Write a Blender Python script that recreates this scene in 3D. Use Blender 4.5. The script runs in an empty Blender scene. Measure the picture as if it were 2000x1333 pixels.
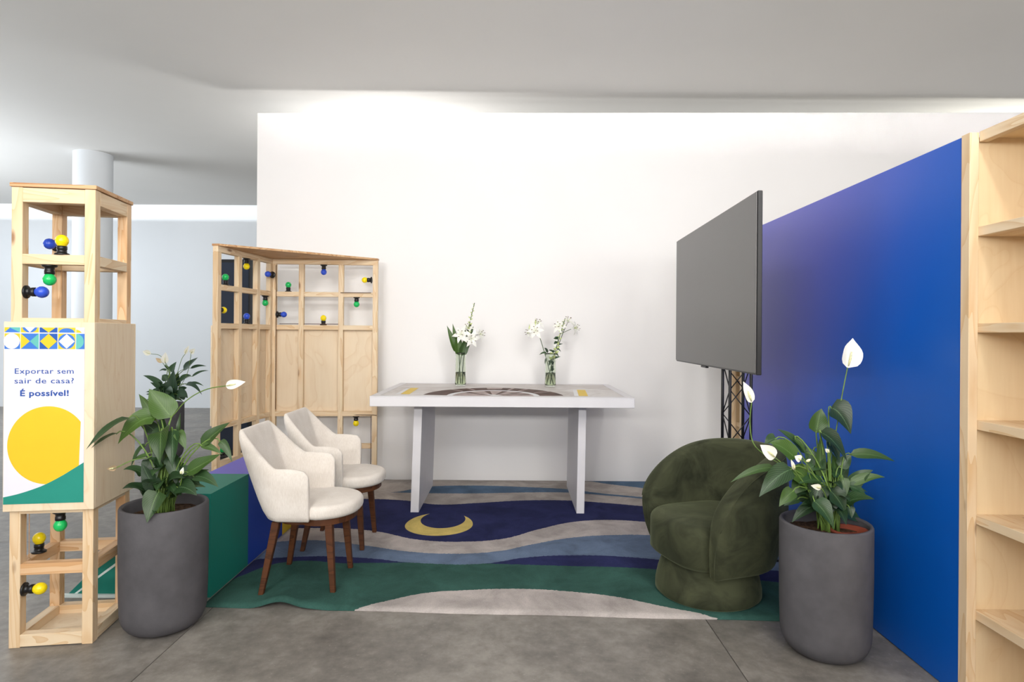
import bpy, bmesh, math, random
from mathutils import Vector, Matrix
random.seed(4)
scene = bpy.context.scene
COL = scene.collection
PI = math.pi

def lin(r, g, b, a=1.0):
    f = lambda c: (c/255/12.92) if c/255 <= .04045 else ((c/255+.055)/1.055)**2.4
    return (f(r), f(g), f(b), a)

# ------------------------------------------------------------------ camera, world, light, exposure
F = 1190.0; HC = 1.42; ROLL = .007
cam = bpy.data.cameras.new('camera'); camo = bpy.data.objects.new('camera', cam); COL.objects.link(camo)
cam.sensor_width = 36; cam.lens = F/2000*36; cam.shift_y = -12.5/2000
camo.matrix_world = Matrix.Translation((0, 0, HC)) @ Matrix.Rotation(PI/2, 4, 'X') @ Matrix.Rotation(ROLL, 4, 'Z')
cam.clip_start = .05; cam.clip_end = 100
scene.camera = camo
scene.view_settings.view_transform = 'Standard'
scene.view_settings.look = 'None'
scene.view_settings.exposure = -0.03
scene.view_settings.gamma = 1.0
scene.view_settings.use_curve_mapping = False
world = bpy.data.worlds.new('world'); scene.world = world; world.use_nodes = True
bg = world.node_tree.nodes['Background']
bg.inputs[0].default_value = (.93, .96, 1.0, 1); bg.inputs[1].default_value = .6

def area(name, loc, target, sx, sy, power, col=(1, 1, 1), spread=PI):
    l = bpy.data.lights.new(name, 'AREA'); l.shape = 'RECTANGLE'; l.size = sx; l.size_y = sy
    l.energy = power; l.color = col; l.spread = spread
    o = bpy.data.objects.new(name, l); COL.objects.link(o); o.location = loc
    o.rotation_euler = (Vector(target)-Vector(loc)).to_track_quat('-Z', 'Y').to_euler()
    return o
# track lights at the ceiling, before and behind the photographer
WARM = (1, .975, .95); COOL = (.84, .92, 1.0)
area('track_light_front_left', (-1.2, .7, 3.6), (-.8, 5.9, 2.2), .22, .22, 15, WARM, math.radians(115))
area('track_light_front_right', (1.2, .6, 3.6), (1.2, 5.9, 2.2), .22, .22, 15, WARM, math.radians(115))
area('track_light_rear_left', (-2.2, -2.0, 3.6), (-.9, 5.9, 2.3), .3, .3, 10, WARM, math.radians(100))
area('track_light_rear_right', (2.0, -2.2, 3.6), (.9, 5.9, 2.3), .3, .3, 10, WARM, math.radians(100))
# added linear lamp behind the photographer, brightening the booth wall's top band
area('wall_top_fill', (2.6, -3.0, 3.44), (2.6, 5.9, 3.52), 10.2, .05, 4, (1, .99, .97), math.radians(5))
# uplights behind the booth wall, washing the ceiling
area('uplight_behind_wall_left', (-1.3, 7.1, 2.8), (-1.4, 6.5, 4.2), .5, .2, 30, WARM)
area('uplight_behind_wall_right', (5.6, 7.1, 2.8), (5.5, 6.5, 4.2), .5, .2, 30, (1, .97, .86))
area('ceiling_fill_behind_wall', (3.5, 8.6, .6), (3.5, 8.6, 4), 9, 2, 80, (1, .98, .94))  # added wide fill that lifts the ceiling behind the wall
# added fill lights aimed up at the ceiling: behind the photographer and far left
area('ceiling_fill_rear', (0, -3.0, 2.3), (0, -1.5, 4.2), 7, .6, 620, (1, .98, .955))
area('hall_fill_left', (-9.5, 6.0, 1.6), (-9.0, 6.0, 4.2), 3, 4, 360, (.9, .95, 1))
# added overhead fill for the cool daylight of the left hall; its cove
area('hall_daylight_fill', (-8.5, 8.0, 3.70), (-8.5, 8.0, 0), 2.0, 3.0, 130, COOL)
area('hall_cove_strip', (-5.0, 10.68, 4.05), (-5.0, 11.5, 3.3), 16, .06, 60, (.93, .97, 1))

# ------------------------------------------------------------------ helpers
def at(px, py, d):
    "world point that is d metres deep and was measured at (px, py) in the 2000 x 1333 photograph"
    u = px-1000; v = py-666.5
    u, v = u+ROLL*v, v-ROLL*u+12.5
    return Vector((u/F*d, d, HC-v/F*d))

def empty(name, label, cat, loc=(0, 0, 0), rz=0, group=None):
    o = bpy.data.objects.new(name, None); COL.objects.link(o)
    o.location = loc; o.rotation_euler = (0, 0, rz); o.empty_display_size = .1
    return tag(o, label, cat, group)
def tag(o, label=None, cat=None, group=None, kind=None):
    if label: o['label'] = label
    if cat: o['category'] = cat
    if group: o['group'] = group
    if kind: o['kind'] = kind
    return o
def link(name, me, mat, parent=None, matrix=None):
    o = bpy.data.objects.new(name, me); COL.objects.link(o)
    if mat and not me.materials: me.materials.append(mat)
    if parent: o.parent = parent
    if matrix is not None: o.matrix_local = matrix
    return o
def finish(bm, name, mat, parent=None, matrix=None, smooth=False, recalc=True):
    if recalc: bmesh.ops.recalc_face_normals(bm, faces=bm.faces)
    me = bpy.data.meshes.new(name); bm.to_mesh(me); bm.free()
    if smooth:
        me.shade_smooth()
    return link(name, me, mat, parent, matrix)
def subsurf(o, n=1):
    m = o.modifiers.new('subdivision', 'SUBSURF'); m.levels = n; m.render_levels = n
    return o
def box_bm(bm, lo, hi, bev=0.0):
    lo = Vector(lo); hi = Vector(hi); c = (lo+hi)/2; s = hi-lo
    r = bmesh.ops.create_cube(bm, size=1.0, matrix=Matrix.Translation(c) @ Matrix.Diagonal((*s, 1)))
    if bev:
        es = list({e for v in r['verts'] for e in v.link_edges})
        bmesh.ops.bevel(bm, geom=es, offset=bev, segments=1, affect='EDGES')
def box(name, lo, hi, mat, parent=None, bev=.002):
    "box whose origin sits at its centre (lengthwise axis kept) so that its grain follows it"
    lo = Vector(lo); hi = Vector(hi); c = (lo+hi)/2; s = (hi-lo)/2
    bm = bmesh.new(); box_bm(bm, -s, s, bev)
    return finish(bm, name, mat, parent, Matrix.Translation(c))
def beam(name, p0, p1, w, h, mat, parent=None, up=(0, 0, 1), bev=.0015):
    "timber from p0 to p1; w across, h along up; local x runs with the grain"
    p0 = Vector(p0); p1 = Vector(p1); d = p1-p0; L = d.length; x = d.normalized()
    up = Vector(up)
    if abs(x.dot(up)) > .98: up = Vector((0, 1, 0))
    y = up.cross(x).normalized(); z = x.cross(y)
    m = Matrix((x, y, z)).transposed().to_4x4(); m.translation = (p0+p1)/2
    bm = bmesh.new(); box_bm(bm, (-L/2, -w/2, -h/2), (L/2, w/2, h/2), bev)
    return finish(bm, name, mat, parent, m)
def tube_bm(bm, pts, rad, n=6, cap=True):
    pts = [Vector(p) for p in pts]; rings = []
    rads = rad if isinstance(rad, (list, tuple)) else [rad]*len(pts)
    prev = None
    for i, p in enumerate(pts):
        t = (pts[min(i+1, len(pts)-1)]-pts[max(i-1, 0)]).normalized()
        if prev is None:
            a = Vector((0, 0, 1)) if abs(t.z) < .9 else Vector((1, 0, 0))
            prev = a.cross(t).normalized()
        a = (prev-t*prev.dot(t)).normalized(); b = t.cross(a); prev = a
        rings.append([bm.verts.new(p+(a*math.cos(2*PI*k/n)+b*math.sin(2*PI*k/n))*rads[i]) for k in range(n)])
    for r0, r1 in zip(rings, rings[1:]):
        for k in range(n):
            bm.faces.new((r0[k], r0[(k+1) % n], r1[(k+1) % n], r1[k]))
    if cap:
        bm.faces.new(rings[0][::-1]); bm.faces.new(rings[-1])
def tube(name, pts, rad, mat, parent=None, n=6):
    bm = bmesh.new(); tube_bm(bm, pts, rad, n); return finish(bm, name, mat, parent, smooth=True)
def lathe_bm(bm, prof, n=32, z0=0, axis=None):
    "prof: list of (r, z); closed where r == 0"
    rings = []
    for r, z in prof:
        if r < 1e-6: rings.append([bm.verts.new((0, 0, z))])
        else: rings.append([bm.verts.new((r*math.cos(2*PI*k/n), r*math.sin(2*PI*k/n), z)) for k in range(n)])
    for a, b in zip(rings, rings[1:]):
        for k in range(n):
            q = [a[k % len(a)], a[(k+1) % len(a)], b[(k+1) % len(b)], b[k % len(b)]]
            q = list(dict.fromkeys(q))
            if len(q) > 2: bm.faces.new(q)
def lathe(name, prof, mat, parent=None, n=32, matrix=None, smooth=True):
    bm = bmesh.new(); lathe_bm(bm, prof, n); return finish(bm, name, mat, parent, matrix, smooth)
def loft_bm(bm, loops, cap=True):
    vs = [[bm.verts.new(p) for p in l] for l in loops]; n = len(vs[0])
    for a, b in zip(vs, vs[1:]):
        for k in range(n): bm.faces.new((a[k], a[(k+1) % n], b[(k+1) % n], b[k]))
    if cap: bm.faces.new(vs[0][::-1]); bm.faces.new(vs[-1])
def poly(name, pts, mat, parent=None, thick=0, axis=(0, 0, 1)):
    bm = bmesh.new(); f = bm.faces.new([bm.verts.new(p) for p in pts])
    if thick:
        r = bmesh.ops.extrude_face_region(bm, geom=[f])
        for v in [g for g in r['geom'] if isinstance(g, bmesh.types.BMVert)]: v.co += Vector(axis)*thick
    return finish(bm, name, mat, parent)
def bez(p0, p1, p2, n=8):
    return [p0*(1-t)**2+p1*2*t*(1-t)+p2*t*t for t in [i/n for i in range(n+1)]]
def bez3(p0, p1, p2, p3, n=10):
    return [p0*(1-t)**3+p1*3*t*(1-t)**2+p2*3*t*t*(1-t)+p3*t**3 for t in [i/n for i in range(n+1)]]

# ------------------------------------------------------------------ materials
def mat_base(name, col, rough=.6, spec=.5, metal=0):
    m = bpy.data.materials.new(name); m.use_nodes = True
    nt = m.node_tree; b = nt.nodes['Principled BSDF']
    b.inputs['Base Color'].default_value = col; b.inputs['Roughness'].default_value = rough
    b.inputs['Specular IOR Level'].default_value = spec; b.inputs['Metallic'].default_value = metal
    return m, nt, b
def N(nt, t, **kw):
    n = nt.nodes.new(t)
    for k, v in kw.items(): setattr(n, k, v)
    return n
def mixc(nt, fac, a, b, mode='MIX'):
    n = nt.nodes.new('ShaderNodeMix'); n.data_type = 'RGBA'; n.blend_type = mode
    for s, v in ((n.inputs[0], fac), (n.inputs[6], a), (n.inputs[7], b)):
        if hasattr(v, 'is_output'): nt.links.new(v, s)
        else: s.default_value = v
    return n.outputs[2]
def math_n(nt, op, a, b=0.0, c=None):
    n = nt.nodes.new('ShaderNodeMath'); n.operation = op
    for s, v in zip(n.inputs, (a, b, c)):
        if v is None: continue
        if hasattr(v, 'is_output'): nt.links.new(v, s)
        else: s.default_value = v
    return n.outputs[0]
def coords(nt, scale=(1, 1, 1), rnd=True):
    tc = N(nt, 'ShaderNodeTexCoord'); mp = N(nt, 'ShaderNodeMapping'); mp.inputs['Scale'].default_value = scale
    nt.links.new(tc.outputs['Object'], mp.inputs[0])
    if rnd:
        oi = N(nt, 'ShaderNodeObjectInfo'); cb = N(nt, 'ShaderNodeCombineXYZ')
        for i, k in enumerate((17, 31, 53)):
            nt.links.new(math_n(nt, 'MULTIPLY', oi.outputs['Random'], k), cb.inputs[i])
        nt.links.new(cb.outputs[0], mp.inputs['Location'])
    return mp.outputs[0]
def noise(nt, vec, scale, detail=3, rough=.55, dist=0):
    n = N(nt, 'ShaderNodeTexNoise'); nt.links.new(vec, n.inputs['Vector'])
    n.inputs['Scale'].default_value = scale; n.inputs['Detail'].default_value = detail
    n.inputs['Roughness'].default_value = rough; n.inputs['Distortion'].default_value = dist
    return n.outputs['Fac']
def ramp(nt, fac, stops):
    r = N(nt, 'ShaderNodeValToRGB'); nt.links.new(fac, r.inputs[0]); e = r.color_ramp.elements
    while len(e) < len(stops): e.new(.5)
    for el, (p, c) in zip(e, stops): el.position = p; el.color = c if hasattr(c, '__len__') else (c, c, c, 1)
    return r.outputs[0]
def bump(nt, b, h, strength=.2, dist=.01):
    n = N(nt, 'ShaderNodeBump'); n.inputs['Strength'].default_value = strength; n.inputs['Distance'].default_value = dist
    nt.links.new(h, n.inputs['Height']); nt.links.new(n.outputs[0], b.inputs['Normal'])

def plain(name, col, rough=.6, spec=.4, metal=0, var=.04, scale=6, bmp=0, bscale=200):
    m, nt, b = mat_base(name, col, rough, spec, metal)
    v = coords(nt, rnd=False); f = noise(nt, v, scale, 3)
    dark = tuple(c*(1-var*2) for c in col[:3])+(1,); light = tuple(min(1, c*(1+var*2)) for c in col[:3])+(1,)
    nt.links.new(ramp(nt, f, [(.3, dark), (.7, light)]), b.inputs['Base Color'])
    if bmp: bump(nt, b, noise(nt, v, bscale, 2), bmp, .002)
    return m
def pine(name, light, dark, knots=True):
    m, nt, b = mat_base(name, light, .55, .3)
    v = coords(nt, (1.3, 26, 26)); w = coords(nt, (.9, 7, 7))
    g = noise(nt, v, 1.0, 4, .6, .4); g2 = noise(nt, w, 1.1, 2, .5, .9)
    wave = math_n(nt, 'FRACT', math_n(nt, 'MULTIPLY', g2, 9.0))
    streak = math_n(nt, 'MULTIPLY', math_n(nt, 'POWER', wave, 2.5), .42)
    c = mixc(nt, math_n(nt, 'ADD', math_n(nt, 'MULTIPLY', g, .6), math_n(nt, 'MULTIPLY', streak, 1.5)), light, dark)
    oi = N(nt, 'ShaderNodeObjectInfo')
    c = mixc(nt, math_n(nt, 'MULTIPLY', oi.outputs['Random'], .35), c, tuple(x*y for x, y in zip(dark, (1.1, 1.05, .95, 1))))
    if knots:
        kv = coords(nt, (3.0, 9, 9)); vo = N(nt, 'ShaderNodeTexVoronoi'); nt.links.new(kv, vo.inputs['Vector']); vo.inputs['Scale'].default_value = 1.0
        k = ramp(nt, vo.outputs['Distance'], [(.05, 1.0), (.13, 0.0)])
        c = mixc(nt, math_n(nt, 'MULTIPLY', k, .75), c, lin(120, 72, 36))
    nt.links.new(c, b.inputs['Base Color']); bump(nt, b, g, .08, .003)
    return m
def plywood(name, light, dark, figure=.5):
    m, nt, b = mat_base(name, light, .55, .3)
    v = coords(nt, (1.4, 3.4, .8)); f = noise(nt, v, 1.6, 2, .5, 1.2)
    rings = math_n(nt, 'FRACT', math_n(nt, 'MULTIPLY', f, 7.0))
    line = ramp(nt, rings, [(0.0, .9), (.10, .1), (.6, .15), (1.0, .45)])
    fine = noise(nt, coords(nt, (40, 40, 3)), 1.5, 4, .6)
    fac = math_n(nt, 'ADD', math_n(nt, 'MULTIPLY', line, figure), math_n(nt, 'MULTIPLY', fine, .35))
    nt.links.new(mixc(nt, fac, light, dark), b.inputs['Base Color'])
    return m

M = {}
M['pine'] = pine('pine', lin(238, 222, 194), lin(212, 178, 136))
M['pine_warm'] = pine('pine_warm', lin(236, 210, 174), lin(202, 154, 106))
M['ply'] = plywood('plywood', lin(236, 219, 192), lin(214, 184, 146), .5)
M['ply_warm'] = plywood('plywood_warm', lin(234, 212, 174), lin(206, 166, 116), .25)
M['ply_edge'] = pine('plywood_edge', lin(226, 192, 150), lin(172, 122, 78), False)
M['wall'] = plain('wall_paint', lin(238, 236, 235), .7, .25, var=.008, scale=1.2)
M['wall_hall'] = plain('hall_paint', lin(222, 226, 230), .7, .25, var=.008, scale=.8)
M['ceiling'] = plain('ceiling_paint', lin(226, 225, 222), .8, .2, var=.01, scale=.6)
M['white'] = plain('white_lacquer', lin(216, 214, 217), .45, .4, var=.01)
M['planter'] = plain('dark_fibre_cement', lin(84, 82, 85), .75, .3, var=.08, scale=9, bmp=.15, bscale=120)
M['black'] = plain('black_plastic', lin(20, 20, 22), .35, .5, var=.05)
M['black_metal'] = plain('black_metal', lin(24, 24, 26), .4, .5, var=.05)
M['walnut'] = pine('stained_wood', lin(106, 62, 34), lin(58, 32, 16), False)
M['soil'] = plain('potting_soil', lin(70, 52, 38), .95, .1, var=.4, scale=60, bmp=1.0, bscale=90)
M['terracotta'] = plain('terracotta_plastic', lin(122, 58, 40), .6, .3)
M['b_yellow'] = plain('yellow_glass', lin(250, 224, 20), .2, .5, var=.01)
M['b_green'] = plain('green_glass', lin(28, 190, 98), .2, .5, var=.01)
M['b_blue'] = plain('blue_glass', lin(48, 84, 205), .2, .5, var=.01)
M['stem'] = plain('green_stem', lin(104, 132, 62), .5, .4, var=.15, scale=20)
M['stem_dark'] = plain('dark_stem', lin(70, 92, 52), .5, .4, var=.15, scale=20)

def leaf_mat(name, dark, light, vein, rough=.32):
    m, nt, b = mat_base(name, dark, rough, .5)
    uv = N(nt, 'ShaderNodeUVMap'); sp = N(nt, 'ShaderNodeSeparateXYZ'); nt.links.new(uv.outputs[0], sp.inputs[0])
    au = math_n(nt, 'ABSOLUTE', math_n(nt, 'SUBTRACT', sp.outputs[0], .5))
    ribs = math_n(nt, 'FRACT', math_n(nt, 'MULTIPLY', math_n(nt, 'SUBTRACT', sp.outputs[1], math_n(nt, 'MULTIPLY', au, .9)), 11.0))
    rib = ramp(nt, ribs, [(0, .6), (.16, .0), (.8, 0.0), (1, .6)])
    mid = ramp(nt, au, [(.012, 1.0), (.035, 0.0)])
    oi = N(nt, 'ShaderNodeObjectInfo')
    c = mixc(nt, oi.outputs['Random'], dark, light)
    c = mixc(nt, math_n(nt, 'MULTIPLY', math_n(nt, 'MAXIMUM', rib, mid), .45), c, vein)
    nt.links.new(c, b.inputs['Base Color'])
    bump(nt, b, ribs, .25, .002)
    b.inputs['Subsurface Weight'].default_value = .0
    return m
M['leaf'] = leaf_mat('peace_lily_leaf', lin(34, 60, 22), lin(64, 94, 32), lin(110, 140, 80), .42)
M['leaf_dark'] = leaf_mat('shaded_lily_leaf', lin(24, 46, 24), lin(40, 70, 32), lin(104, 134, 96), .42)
M['leaf_far'] = leaf_mat('far_lily_leaf', lin(32, 60, 36), lin(48, 80, 46), lin(64, 96, 62), .5)
M['spathe'] = leaf_mat('white_spathe', lin(240, 238, 222), lin(246, 244, 234), lin(214, 214, 186), .5)
M['spathe_dry'] = leaf_mat('wilted_spathe', lin(214, 186, 150), lin(222, 196, 160), lin(176, 140, 100), .6)
M['spadix'] = plain('spadix', lin(226, 220, 170), .7, .2, var=.2, scale=200)
M['petal'] = leaf_mat('lily_petal', lin(248, 247, 240), lin(250, 250, 246), lin(232, 236, 212), .5)
M['bud'] = plain('green_bud', lin(196, 208, 140), .5, .3, var=.15, scale=40)
M['anther'] = plain('brown_anther', lin(96, 62, 40), .8, .1)

def floor_mat():
    m, nt, b = mat_base('polished_concrete', lin(128, 122, 115), .42, .4)
    v = coords(nt, rnd=True)
    a = noise(nt, v, 1.6, 6, .62, .3); c = noise(nt, v, 14, 5, .65)
    f = math_n(nt, 'ADD', math_n(nt, 'MULTIPLY', a, .6), math_n(nt, 'MULTIPLY', c, .4))
    col = ramp(nt, f, [(.36, lin(98, 94, 89)), (.5, lin(124, 119, 113)), (.62, lin(148, 143, 136))])
    sp = ramp(nt, noise(nt, v, 60, 2), [(.66, 0.0), (.72, 1.0)])
    col = mixc(nt, math_n(nt, 'MULTIPLY', sp, .18), col, lin(190, 184, 176))
    nt.links.new(col, b.inputs['Base Color'])
    nt.links.new(ramp(nt, a, [(.3, .34), (.7, .52)]), b.inputs['Roughness'])
    return m
M['floor'] = floor_mat()
M['joint'] = plain('dark_joint', lin(66, 63, 60), .9, .1)

def velvet():
    m, nt, b = mat_base('olive_velvet', lin(62, 66, 46), .85, .15)
    v = coords(nt, rnd=False)
    a = noise(nt, v, 5, 4, .6, .8)
    f = ramp(nt, a, [(.36, 0.0), (.62, 1.0)])
    nt.links.new(mixc(nt, f, lin(44, 47, 34), lin(70, 73, 53)), b.inputs['Base Color'])
    b.inputs['Sheen Weight'].default_value = .35; b.inputs['Sheen Roughness'].default_value = .4
    b.inputs['Sheen Tint'].default_value = lin(170, 178, 140)
    bump(nt, b, noise(nt, v, 14, 3), .12, .01)
    return m
M['velvet'] = velvet()
def linen():
    m, nt, b = mat_base('cream_linen', lin(226, 218, 208), .9, .15)
    v = coords(nt, (1, 1, 1), rnd=False)
    w = noise(nt, coords(nt, (300, 300, 40), False), 1.0, 2); a = noise(nt, v, 9, 3)
    f = math_n(nt, 'ADD', math_n(nt, 'MULTIPLY', w, .5), math_n(nt, 'MULTIPLY', a, .5))
    nt.links.new(ramp(nt, f, [(.35, lin(210, 201, 191)), (.65, lin(228, 221, 213))]), b.inputs['Base Color'])
    b.inputs['Sheen Weight'].default_value = .15
    bump(nt, b, w, .15, .001)
    return m
M['linen'] = linen()
def glass():
    m, nt, b = mat_base('green_tinted_glass', lin(244, 250, 240), .02, .5)
    b.inputs['Transmission Weight'].default_value = 1.0; b.inputs['IOR'].default_value = 1.45
    return m
M['glass'] = glass()
def water():
    m, nt, b = mat_base('vase_water', lin(232, 240, 214), .02, .5)
    b.inputs['Transmission Weight'].default_value = 1.0; b.inputs['IOR'].default_value = 1.33
    return m
M['water'] = water()

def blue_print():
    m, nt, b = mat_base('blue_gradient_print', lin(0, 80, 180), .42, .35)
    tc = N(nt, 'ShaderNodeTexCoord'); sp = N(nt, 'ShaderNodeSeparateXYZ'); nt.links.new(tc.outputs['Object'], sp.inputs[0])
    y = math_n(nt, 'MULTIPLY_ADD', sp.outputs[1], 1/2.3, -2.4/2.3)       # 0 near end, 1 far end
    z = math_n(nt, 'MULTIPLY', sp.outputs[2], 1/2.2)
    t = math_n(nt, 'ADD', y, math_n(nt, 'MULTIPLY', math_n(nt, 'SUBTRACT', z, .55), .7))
    col = ramp(nt, t, [(.05, lin(0, 88, 184)), (.22, lin(6, 90, 192)), (.36, lin(40, 94, 196)), (.72, lin(100, 108, 206)), (1.0, lin(124, 124, 214))])  # printed gradient; far stops also lightened to offset the television's shadow
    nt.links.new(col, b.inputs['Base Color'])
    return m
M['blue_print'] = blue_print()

RX0, RX1, RD0, RD1 = -1.75, 1.85, 2.8, 6.1
CURV = {
 'B1': [(-.98, 2.95), (-.805, 3.105), (-.647, 3.205), (-.467, 3.303), (-.241, 3.346), (.092, 3.367), (.355, 3.332), (.576, 3.271), (.806, 3.156), (1.01, 3.062), (1.25, 2.9)],
 'B2': [(-1.75, 3.30), (-1.567, 3.5), (-1.46, 3.655), (-1.308, 3.739), (-1.008, 3.725), (-.604, 3.742), (-.159, 3.736), (.284, 3.71), (.827, 3.672), (1.45, 3.505), (1.85, 3.4)],
 'B3': [(-1.75, 3.74), (-1.462, 3.801), (-1.076, 3.834), (-.8, 3.788), (-.604, 3.742), (-.159, 3.736), (.103, 3.846), (.451, 3.889), (.773, 3.859), (.936, 3.821), (1.4, 3.7), (1.85, 3.6)],
 'B4': [(-1.75, 4.05), (-1.578, 4.1), (-1.325, 4.135), (-.974, 4.043), (-.675, 3.937), (-.359, 3.9), (-.09, 3.948), (.15, 4.088), (.448, 4.233), (.752, 4.29), (.923, 4.294), (1.4, 4.22), (1.85, 4.1)],
 'B5': [(-1.75, 4.36), (-1.536, 4.386), (-1.234, 4.393), (-.959, 4.332), (-.632, 4.162), (-.34, 4.126), (-.055, 4.192), (.204, 4.403), (.485, 4.586), (.766, 4.636), (.978, 4.604), (1.4, 4.5), (1.85, 4.35)],
 'B6': [(-1.75, 5.12), (-1.25, 5.175), (-.884, 5.137), (-.616, 5.026), (-.27, 5.08), (.084, 5.162), (.495, 5.172), (.792, 5.106), (1.066, 5.024), (1.85, 4.85)],
 'B7': [(-1.75, 5.42), (-1.036, 5.396), (-.659, 5.376), (-.26, 5.386), (.142, 5.427), (.545, 5.428), (.675, 5.391), (1.114, 5.254), (1.85, 5.0)],
 'B8': [(-1.75, 5.43), (-1.04, 5.406), (-.797, 5.593), (-.414, 5.659), (.146, 5.619), (.529, 5.543), (.786, 5.424), (1.125, 5.303), (1.85, 5.02)],
 'B9': [(-1.75, 6.1), (.6, 6.1), (.737, 5.889), (1.204, 5.615), (1.85, 5.3)],
}
def rug_mat():
    m, nt, b = mat_base('tufted_rug', (.2, .2, .2, 1), .95, .1)
    tc = N(nt, 'ShaderNodeTexCoord'); sp = N(nt, 'ShaderNodeSeparateXYZ'); nt.links.new(tc.outputs['Object'], sp.inputs[0])
    xn = math_n(nt, 'MULTIPLY_ADD', sp.outputs[0], 1/(RX1-RX0), -RX0/(RX1-RX0))
    jit = math_n(nt, 'MULTIPLY', math_n(nt, 'SUBTRACT', noise(nt, tc.outputs['Object'], 60, 2), .5), .006)
    dn = math_n(nt, 'ADD', math_n(nt, 'MULTIPLY_ADD', sp.outputs[1], 1/(RD1-RD0), -RD0/(RD1-RD0)), jit)
    def over(key):
        fc = N(nt, 'ShaderNodeFloatCurve'); c = fc.mapping.curves[0]
        pts = [((x-RX0)/(RX1-RX0), (d-RD0)/(RD1-RD0)) for x, d in CURV[key]]
        fc.mapping.use_clip = False
        while len(c.points) < len(pts): c.points.new(.5, .5)
        for p, q in zip(c.points, pts): p.location = q; p.handle_type = 'AUTO'
        fc.mapping.update(); nt.links.new(xn, fc.inputs['Value'])
        return math_n(nt, 'GREATER_THAN', dn, fc.outputs[0])
    cream = lin(178, 170, 166); green = lin(54, 88, 80); navy = lin(44, 48, 88); steel = lin(102, 118, 142); blue = lin(86, 108, 132); greige = lin(170, 162, 156)
    c = cream
    for key, col in (('B1', green), ('B2', navy), ('B3', steel), ('B4', cream), ('B5', navy)): c = mixc(nt, over(key), c, col)
    def inside(cx, cy, r, up, k):
        dx = math_n(nt, 'SUBTRACT', sp.outputs[0], cx); dy = math_n(nt, 'SUBTRACT', sp.outputs[1], cy)
        dy = math_n(nt, 'MULTIPLY', dy, math_n(nt, 'MULTIPLY_ADD', math_n(nt, 'GREATER_THAN', dy, 0.0), up-k, k))
        q = math_n(nt, 'ADD', math_n(nt, 'MULTIPLY', dx, dx), math_n(nt, 'MULTIPLY', dy, dy))
        return math_n(nt, 'LESS_THAN', q, r*r)
    moon = math_n(nt, 'MULTIPLY', inside(-.528, 4.492, .248, .82, 1.0), math_n(nt, 'SUBTRACT', 1.0, inside(-.512, 4.62, .168, .80, .80)))
    c = mixc(nt, moon, c, lin(206, 184, 110))
    for key, col in (('B6', greige), ('B7', blue), ('B8', greige), ('B9', blue)): c = mixc(nt, over(key), c, col)
    corner = math_n(nt, 'GREATER_THAN', math_n(nt, 'ADD', sp.outputs[1], math_n(nt, 'MULTIPLY', sp.outputs[0], -.53)), 6.5)
    c = mixc(nt, corner, c, lin(26, 30, 66))
    pile = noise(nt, tc.outputs['Object'], 4, 4, .65, .5); fine = noise(nt, tc.outputs['Object'], 140, 2)
    f = ramp(nt, pile, [(.34, .74), (.66, 1.16)])
    c = mixc(nt, 1.0, c, f, 'MULTIPLY')
    f2 = ramp(nt, fine, [(.3, .9), (.7, 1.06)])
    c = mixc(nt, 1.0, c, f2, 'MULTIPLY')
    nt.links.new(c, b.inputs['Base Color']); bump(nt, b, fine, .5, .004)
    return m
M['rug'] = rug_mat()

# ------------------------------------------------------------------ the setting
FL_X = [-14.09, -11.58, -9.07, -6.56, -4.05, -1.535, .98, 3.49, 6.0, 8.5]
FL_Y = [-3.4, -.9, 1.6, 4.1, 6.6, 9.1, 11.45]
floor = empty('floor', None, None); floor['kind'] = 'structure'
bm = bmesh.new(); box_bm(bm, (-14.1, -3.4, -.06), (8.5, 11.45, -.006)); finish(bm, 'joint_bed', M['joint'], floor)
for x0, x1 in zip(FL_X, FL_X[1:]):
    for y0, y1 in zip(FL_Y, FL_Y[1:]):
        box('slab', (x0+.002, y0+.002, -.05), (x1-.002, y1-.002, 0), M['floor'], floor, .001)
CZ = 3.745
tag(box('ceiling', (-14.1, -3.4, CZ), (8.5, 11.10, CZ+.02), M['ceiling'], None, 0), kind='structure')
tag(box('trim_1', (-14.1, 10.5, 4.3), (8.5, 11.6, 4.36), M['ceiling'], None, 0), kind='structure')          # lid of the light cove
tag(box('trim_2', (-14.1, 10.5, CZ+.02), (8.5, 10.56, 4.3), M['ceiling'], None, 0), kind='structure')
tag(box('wall_far', (-14.1, 11.45, 0), (8.5, 11.6, 4.3), M['wall_hall'], None, 0), kind='structure')
bm = bmesh.new()
for (x, z) in ((-2.485, 0), (8.5, 0), (8.5, 3.64), (-2.485, 3.555)): bm.verts.new((x, 5.915, z))
bm.verts.ensure_lookup_table(); f = bm.faces.new(bm.verts[:])
r = bmesh.ops.extrude_face_region(bm, geom=[f])
for v in r['geom']:
    if isinstance(v, bmesh.types.BMVert): v.co.y += .16
tag(finish(bm, 'wall_back', M['wall']), kind='structure')
tag(lathe('pillar', [(.222, 0), (.222, CZ)], M['wall_hall'], None, 40, Matrix.Translation((-5.50, 7.98, 0))), kind='structure')

# ------------------------------------------------------------------ blue partition on the right
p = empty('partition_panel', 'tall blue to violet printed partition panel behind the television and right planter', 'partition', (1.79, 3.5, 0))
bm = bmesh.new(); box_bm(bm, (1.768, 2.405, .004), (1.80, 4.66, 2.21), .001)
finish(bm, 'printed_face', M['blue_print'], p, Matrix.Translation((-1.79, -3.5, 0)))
box('back_frame', (.012, -1.09, 0), (.05, 1.155, 2.2), M['pine'], p)

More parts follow.
